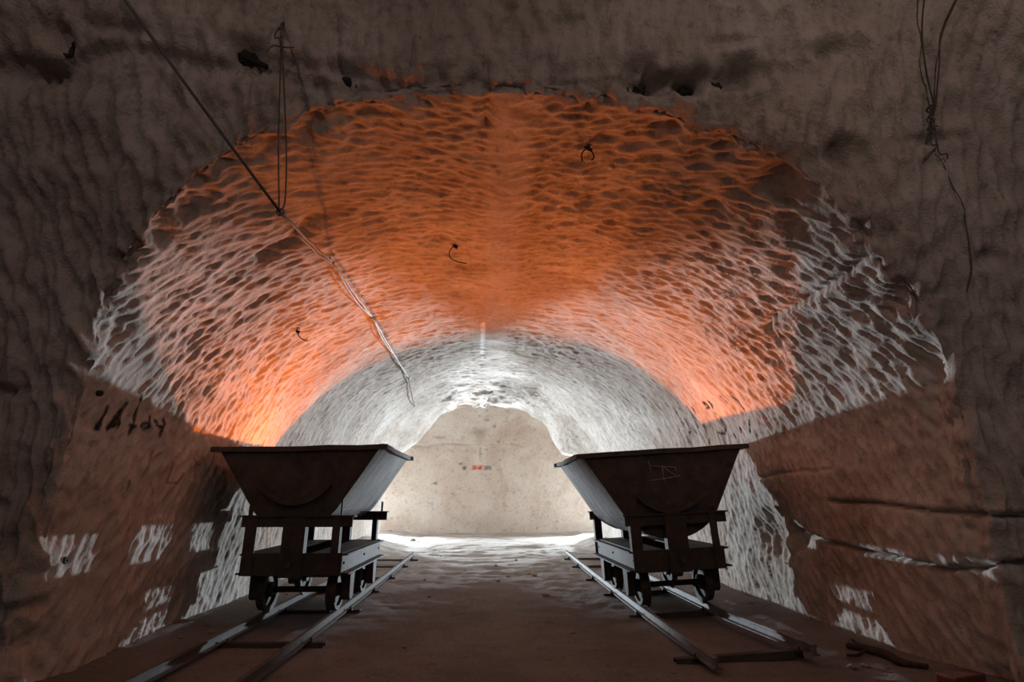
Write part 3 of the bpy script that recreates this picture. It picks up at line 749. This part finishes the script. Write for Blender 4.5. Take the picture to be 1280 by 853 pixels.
# main cable: hangs free from the front, then is pinned along the left haunch of the vault
cable = empty('overhead_cable', (-1.09, 2.45, 2.42))
tag(cable, 'long grey cable slung from the front and pinned along the left haunch of the vault', 'cable')
def to_local(root, pts):
    o = Vector(root.location); return [Vector(p)-o for p in pts]
a0 = Vector((-1.875, 1.70, 3.445)); loop_pt = Vector((-1.088, 2.45, 2.423))
tube('cable_run', to_local(cable, [a0.lerp(loop_pt, k/8)+Vector((0, 0, -0.012*math.sin(math.pi*k/8))) for k in range(9)]), 0.0075, M['wire'], cable)
pins = [surf(4.21, 3.55, 0.05), surf(5.70, 3.59, 0.05), surf(8.67, 3.57, 0.05), surf(11.1, 3.35, 0.05)]
kn = pins[0]
def strand(p, q, n, r, sag, mat):
    pts = [p.lerp(q, k/n)+Vector((0, 0, -sag*math.sin(math.pi*k/n))) for k in range(n+1)]
    tube('cable_strand', to_local(cable, wobble(pts, 0.004, rnd)), r, mat, cable)
strand(loop_pt, kn, 8, 0.009, 0.01, M['cable']); strand(loop_pt+Vector((0.01, 0.2, 0.0)), kn+Vector((0, 0, -0.015)), 8, 0.007, 0.02, M['cable'])
strand(kn, pins[1], 10, 0.009, 0.015, M['cable']); strand(kn+Vector((0, 0.1, 0)), pins[1], 10, 0.008, 0.06, M['cable'])
strand(pins[1], pins[2], 12, 0.011, 0.02, M['cable']); strand(pins[1], pins[1].lerp(pins[2], 0.55), 8, 0.009, 0.06, M['cable'])
strand(pins[2], pins[3], 12, 0.010, 0.03, M['wire'])
for p in pins:
    b_ = bmesh.new(); q = p-Vector(cable.location)
    add_tube(b_, [q+Vector((-0.02, 0, 0.07)), q+Vector((-0.02, 0.0, -0.005)), q+Vector((0.0, 0.0, -0.02)), q+Vector((0.02, 0.0, 0.0))], 0.006, 6)
    bm_obj('staple', b_, M['wire'], cable)
# wire loop that carries the cable
hook_top = face_pt(-1.19, 3.56, 0.012)
wl = empty('hanger_wire', hook_top); tag(wl, 'twisted wire hanger with a loop holding the cable below the rock ledge', 'wire')
eye = loop_pt+Vector((0, 0, 0.012))
mid_ = Vector((hook_top.x+0.02, hook_top.y-0.02, hook_top.z-0.17))
def L_(root, *pts): return to_local(root, [Vector(p) for p in pts])
tube('wire_strand', catmull(L_(wl, hook_top, hook_top+Vector((-0.012, -0.02, -0.05)), hook_top+Vector((-0.014, -0.03, -0.12)), mid_, mid_.lerp(eye, 0.55)+Vector((-0.010, 0, 0)), eye+Vector((-0.012, 0, 0.04)), eye), 6), 0.0042, M['wire'], wl)
tube('wire_strand', catmull(L_(wl, hook_top, hook_top+Vector((0.014, -0.02, -0.05)), hook_top+Vector((0.016, -0.03, -0.12)), mid_+Vector((0.008, 0, 0)), mid_.lerp(eye, 0.62)+Vector((0.030, 0, 0)), eye+Vector((0.016, 0, 0.06)), eye), 6), 0.0042, M['wire'], wl)
tube('wire_end', catmull(L_(wl, mid_+Vector((-0.075, 0.01, -0.03)), mid_+Vector((-0.045, 0, 0.006)), mid_, mid_+Vector((0.045, 0, -0.004)), mid_+Vector((0.075, 0.0, 0.0))), 6), 0.0045, M['wire'], wl)
bmr = bmesh.new(); cen = eye-Vector(wl.location)
add_tube(bmr, [cen+Vector((0.018*math.cos(t*math.pi/6), 0, 0.018*math.sin(t*math.pi/6)-0.012)) for t in range(13)], 0.005, 6)
bm_obj('eye_ring', bmr, M['wire'], wl)
tube('wire_spike', L_(wl, hook_top+Vector((0, 0.03, 0.06)), hook_top+Vector((0.002, -0.01, 0.0)), hook_top+Vector((0, -0.02, -0.05))), 0.007, M['wire'], wl)

# hanging wire on the right of the mouth
kx = face_pt(2.60, 3.14, 0.04)
hw = empty('hanging_wire', kx); tag(hw, 'knotted wire hanging down the right rock face in two strands', 'wire')
tA, tB = face_pt(2.38, 3.86, 0.05), face_pt(2.55, 3.86, 0.05)
tube('wire_strand', catmull(L_(hw, tA, face_pt(2.45, 3.60, 0.05), face_pt(2.52, 3.40, 0.05), face_pt(2.59, 3.22, 0.04), kx), 6), 0.0045, M['wire'], hw)
tube('wire_strand', catmull(L_(hw, tB, face_pt(2.57, 3.60, 0.05), face_pt(2.59, 3.40, 0.05), face_pt(2.60, 3.22, 0.045), kx), 6), 0.0045, M['wire'], hw)
bmk = bmesh.new()
add_tube(bmk, [Vector((0.014*math.cos(t*0.9), -0.012*math.sin(t*0.9), 0.10-0.007*t)) for t in range(26)], 0.0045, 6)
bm_obj('knot', bmk, M['wire'], hw)
tube('wire_end', catmull(L_(hw, kx, face_pt(2.615, 3.03, 0.04), face_pt(2.61, 2.985, 0.035), face_pt(2.57, 2.93, 0.03), face_pt(2.545, 2.905, 0.02)), 6), 0.0042, M['wire'], hw)
tube('wire_end', catmull(L_(hw, kx+Vector((0.01, 0, 0)), face_pt(2.625, 3.0, 0.04), face_pt(2.635, 2.94, 0.035), face_pt(2.67, 2.94, 0.04), face_pt(2.675, 2.90, 0.035)), 6), 0.0042, M['wire'], hw)
tube('wire_tail', catmull(L_(hw, *[face_pt(x, z, 0.012) for x, z in ((2.635, 2.93), (2.66, 2.86), (2.72, 2.76), (2.76, 2.66), (2.80, 2.56), (2.80, 2.42), (2.83, 2.28), (2.82, 2.16))]), 6), 0.0028, M['wire'], hw)

# small iron hooks and wire ends left in the vault
def hook(name, y, s, curves, label, r=0.005, group='old hooks in the vault'):
    base = surf(y, s, 0.0); o = empty(name, base); tag(o, label, 'hook', group)
    bm = bmesh.new()
    add_tube(bm, [Vector((0, 0, 0.02)), Vector((0.0, 0.0, -0.02)), Vector((0.025, 0.0, -0.03))], 0.010, 6); add_tube(bm, [Vector((-0.03, 0, 0.0)), Vector((0.03, 0.01, -0.012))], 0.008, 6)
    bm_obj('stub', bm, M['soot'], o)
    for c in curves: tube('wire_end', catmull([Vector(p) for p in c], 6), r, M['soot'], o, 6)
hook('ceiling_hook', 3.06, 5.67, [[(0, 0, -0.01), (-0.035, 0, -0.03), (-0.052, 0, -0.075), (-0.045, 0, -0.12)], [(0.005, 0, -0.01), (0.03, 0, -0.05), (0.032, 0, -0.09), (0.015, 0, -0.105)]],
     'black iron hook with two curled wire ends right of the crown')
hook('ceiling_hook', 4.58, 4.66, [[(0, 0, 0), (-0.04, 0, -0.05), (-0.045, 0, -0.12), (0.02, 0, -0.17), (0.12, 0, -0.19)]], 'black hook with one long curled wire just left of the crown')
hook('ceiling_hook', 5.08, 2.89, [[(0, 0, 0), (0.02, 0, -0.05), (0.06, 0, -0.09), (0.12, 0, -0.11)]], 'short bent wire stub on the left haunch of the vault')
# black iron remains in the face sockets
def lump(bm, c, r, sd):
    rr = random.Random(sd); g = bmesh.ops.create_icosphere(bm, subdivisions=2, radius=1.0)
    for v in g['verts']:
        k = rr.uniform(0.72, 1.12); v.co = Vector((v.co.x*r[0]*k+c[0], v.co.y*r[1]*k+c[1], v.co.z*r[2]*k+c[2]))
def socket_iron(x, z, lumps, bars, label, off=-0.01):
    p = face_pt(x, z, off); o = empty('socket_iron', p); tag(o, label, 'iron fixing', 'charred fixings in the face sockets')
    bm = bmesh.new()
    for k, (c, r) in enumerate(lumps): lump(bm, c, r, int(1000*x)+k)
    bm_obj('stump', bm, M['soot'], o)
    for a, b, r in bars: tube('bar', [Vector(a), Vector(a).lerp(Vector(b), 0.5)+Vector((0, -0.004, 0.004)), Vector(b)], r, M['soot'], o, 7)
socket_iron(-1.42, 3.465, [((0, 0, 0), (0.055, 0.05, 0.045)), ((-0.03, 0, -0.02), (0.05, 0.03, 0.018))], [((-0.07, -0.02, 0.01), (0.12, -0.03, -0.085), 0.017)],
            'black stump with a slanting bar in the socket left of the hanger wire')
socket_iron(-0.87, 3.395, [((0, 0, 0), (0.06, 0.04, 0.026)), ((0.075, 0, -0.03), (0.03, 0.025, 0.014))], [], 'flat black lump on the ledge right of the hanger wire')
socket_iron(0.90, 3.46, [((0, 0, 0), (0.022, 0.03, 0.018))], [((-0.06, -0.02, 0.05), (-0.05, -0.02, -0.05), 0.010), ((-0.06, -0.02, 0.05), (0.06, -0.02, -0.02), 0.009), ((0.06, -0.02, 0.02), (0.02, -0.02, -0.045), 0.008)],
            'thin crossed black bars in the socket right of the crown')
socket_iron(1.215, 3.42, [((-0.01, 0, 0.035), (0.05, 0.035, 0.022)), ((0.045, 0, 0.0), (0.016, 0.03, 0.045))], [((-0.02, -0.01, 0.03), (-0.07, -0.02, -0.055), 0.014), ((0.03, -0.01, 0.0), (0.05, -0.02, -0.05), 0.012)],
            'forked black stump in the socket above the right haunch')
socket_iron(1.40, 3.435, [((0, 0, 0), (0.042, 0.035, 0.034)), ((-0.03, 0, 0.01), (0.025, 0.03, 0.025))], [], 'round black stump in the rightmost socket of the row')
socket_iron(-2.33, 3.40, [((0, 0, 0.01), (0.022, 0.03, 0.024))], [((0, -0.01, 0.0), (0.0, -0.02, -0.08), 0.012), ((0.0, -0.02, -0.08), (-0.09, -0.02, -0.07), 0.011)],
            'bent black bracket in the far left socket')
def plug(y, s, label):  # black plugs stand in for small dark holes in the wall
    p = surf(y, s, 0.0); o = empty('hole_plug', p); tag(o, label, 'plug', 'dark holes on the left corner')
    lathe('collar', [(0.007, 0.014), (0.017, 0.014), (0.020, 0.008), (0.020, -0.02), (0.007, -0.02)], 'x', M['soot'], o, 12)
    lathe('core', [(0.002, 0.004), (0.007, 0.004), (0.007, -0.015), (0.002, -0.015)], 'x', M['soot'], o, 10)
plug(3.36, 1.76, 'black plug for a dark hole just left of the soot writing'); plug(3.42, 0.77, 'black plug for a dark hole low on the corner of the left wall')

# ------------------------------------------------------------------ loose things on the floor
def stone(x, y, r, sd, label, group):
    bm = bmesh.new(); lump(bm, (0, 0, 0), (r*1.25, r, r*0.6), sd)
    o = bm_obj('stone', bm, M['stone']); o.location = (x, y, ground(x, y)+r*0.34); o.rotation_euler = (0, 0, sd*0.7)
    return tag(o, label, 'stone', group)
rs = random.Random(77)
for k in range(14):
    x, y = rs.uniform(-0.95, 1.05), rs.uniform(3.6, 11.5)
    stone(x, y, rs.uniform(0.010, 0.020)+0.0012*y, k, 'small pebble lying on the dirt between the two tracks', 'pebbles between the tracks')
for k in range(9):
    x, y = rs.uniform(-2.36, -2.12), rs.uniform(4.3, 7.2)
    stone(x, y, rs.uniform(0.015, 0.03), 50+k, 'crumb of rock lying between the left wall and the left track', 'rock crumbs by the left wall')
for k in range(8):
    x, y = rs.uniform(2.3, 2.62), rs.uniform(3.4, 5.6)
    stone(x, y, rs.uniform(0.012, 0.026), 70+k, 'crumb of rock lying between the right wall and the right track', 'rock crumbs by the right wall')
stone(0.66, 6.1, 0.035, 91, 'largest loose stone on the dirt, beside the right track', 'single stones')
stone(-1.75, 13.6, 0.07, 92, 'dark stone on the pale floor at the left end of the tunnel', 'single stones')
# dark branch-shaped piece by the right wall
br = empty('dark_branch', (2.55, 3.66, ground(2.55, 3.66))); tag(br, 'dark branch lying at the foot of the right wall', 'branch')
gz = lambda x, y: ground(x, y)-ground(2.55, 3.66)
tube('limb', catmull([Vector((dx, dy, gz(2.55+dx, 3.66+dy)+0.022)) for dx, dy in ((-0.06, 0.24), (0.0, 0.13), (0.04, 0.0), (0.03, -0.15), (0.06, -0.30))], 5), [0.012+0.016*math.sin(math.pi*min(1, (k+3)/23)) for k in range(21)], M['timber'], br, 8)
tube('twig', catmull([Vector((dx, dy, gz(2.55+dx, 3.66+dy)+0.024)) for dx, dy in ((-0.01, 0.12), (-0.10, 0.08), (-0.17, 0.09))], 5), 0.010, M['timber'], br, 6)
tube('twig', catmull([Vector((dx, dy, gz(2.55+dx, 3.66+dy)+0.026)) for dx, dy in ((0.02, 0.08), (0.0, 0.20), (0.02, 0.30))], 5), 0.009, M['timber'], br, 6)
bk = box('brick', (-0.11, 0.11, -0.055, 0.055, 0, 0.06), M['brick'], None, 0.006, 0.004)
bk.location = (2.60, 3.12, ground(2.60, 3.12)-0.004); bk.rotation_euler = (0, 0, 0.25)
tag(bk, 'dull red brick on the dirt at the foot of the right corner', 'brick')
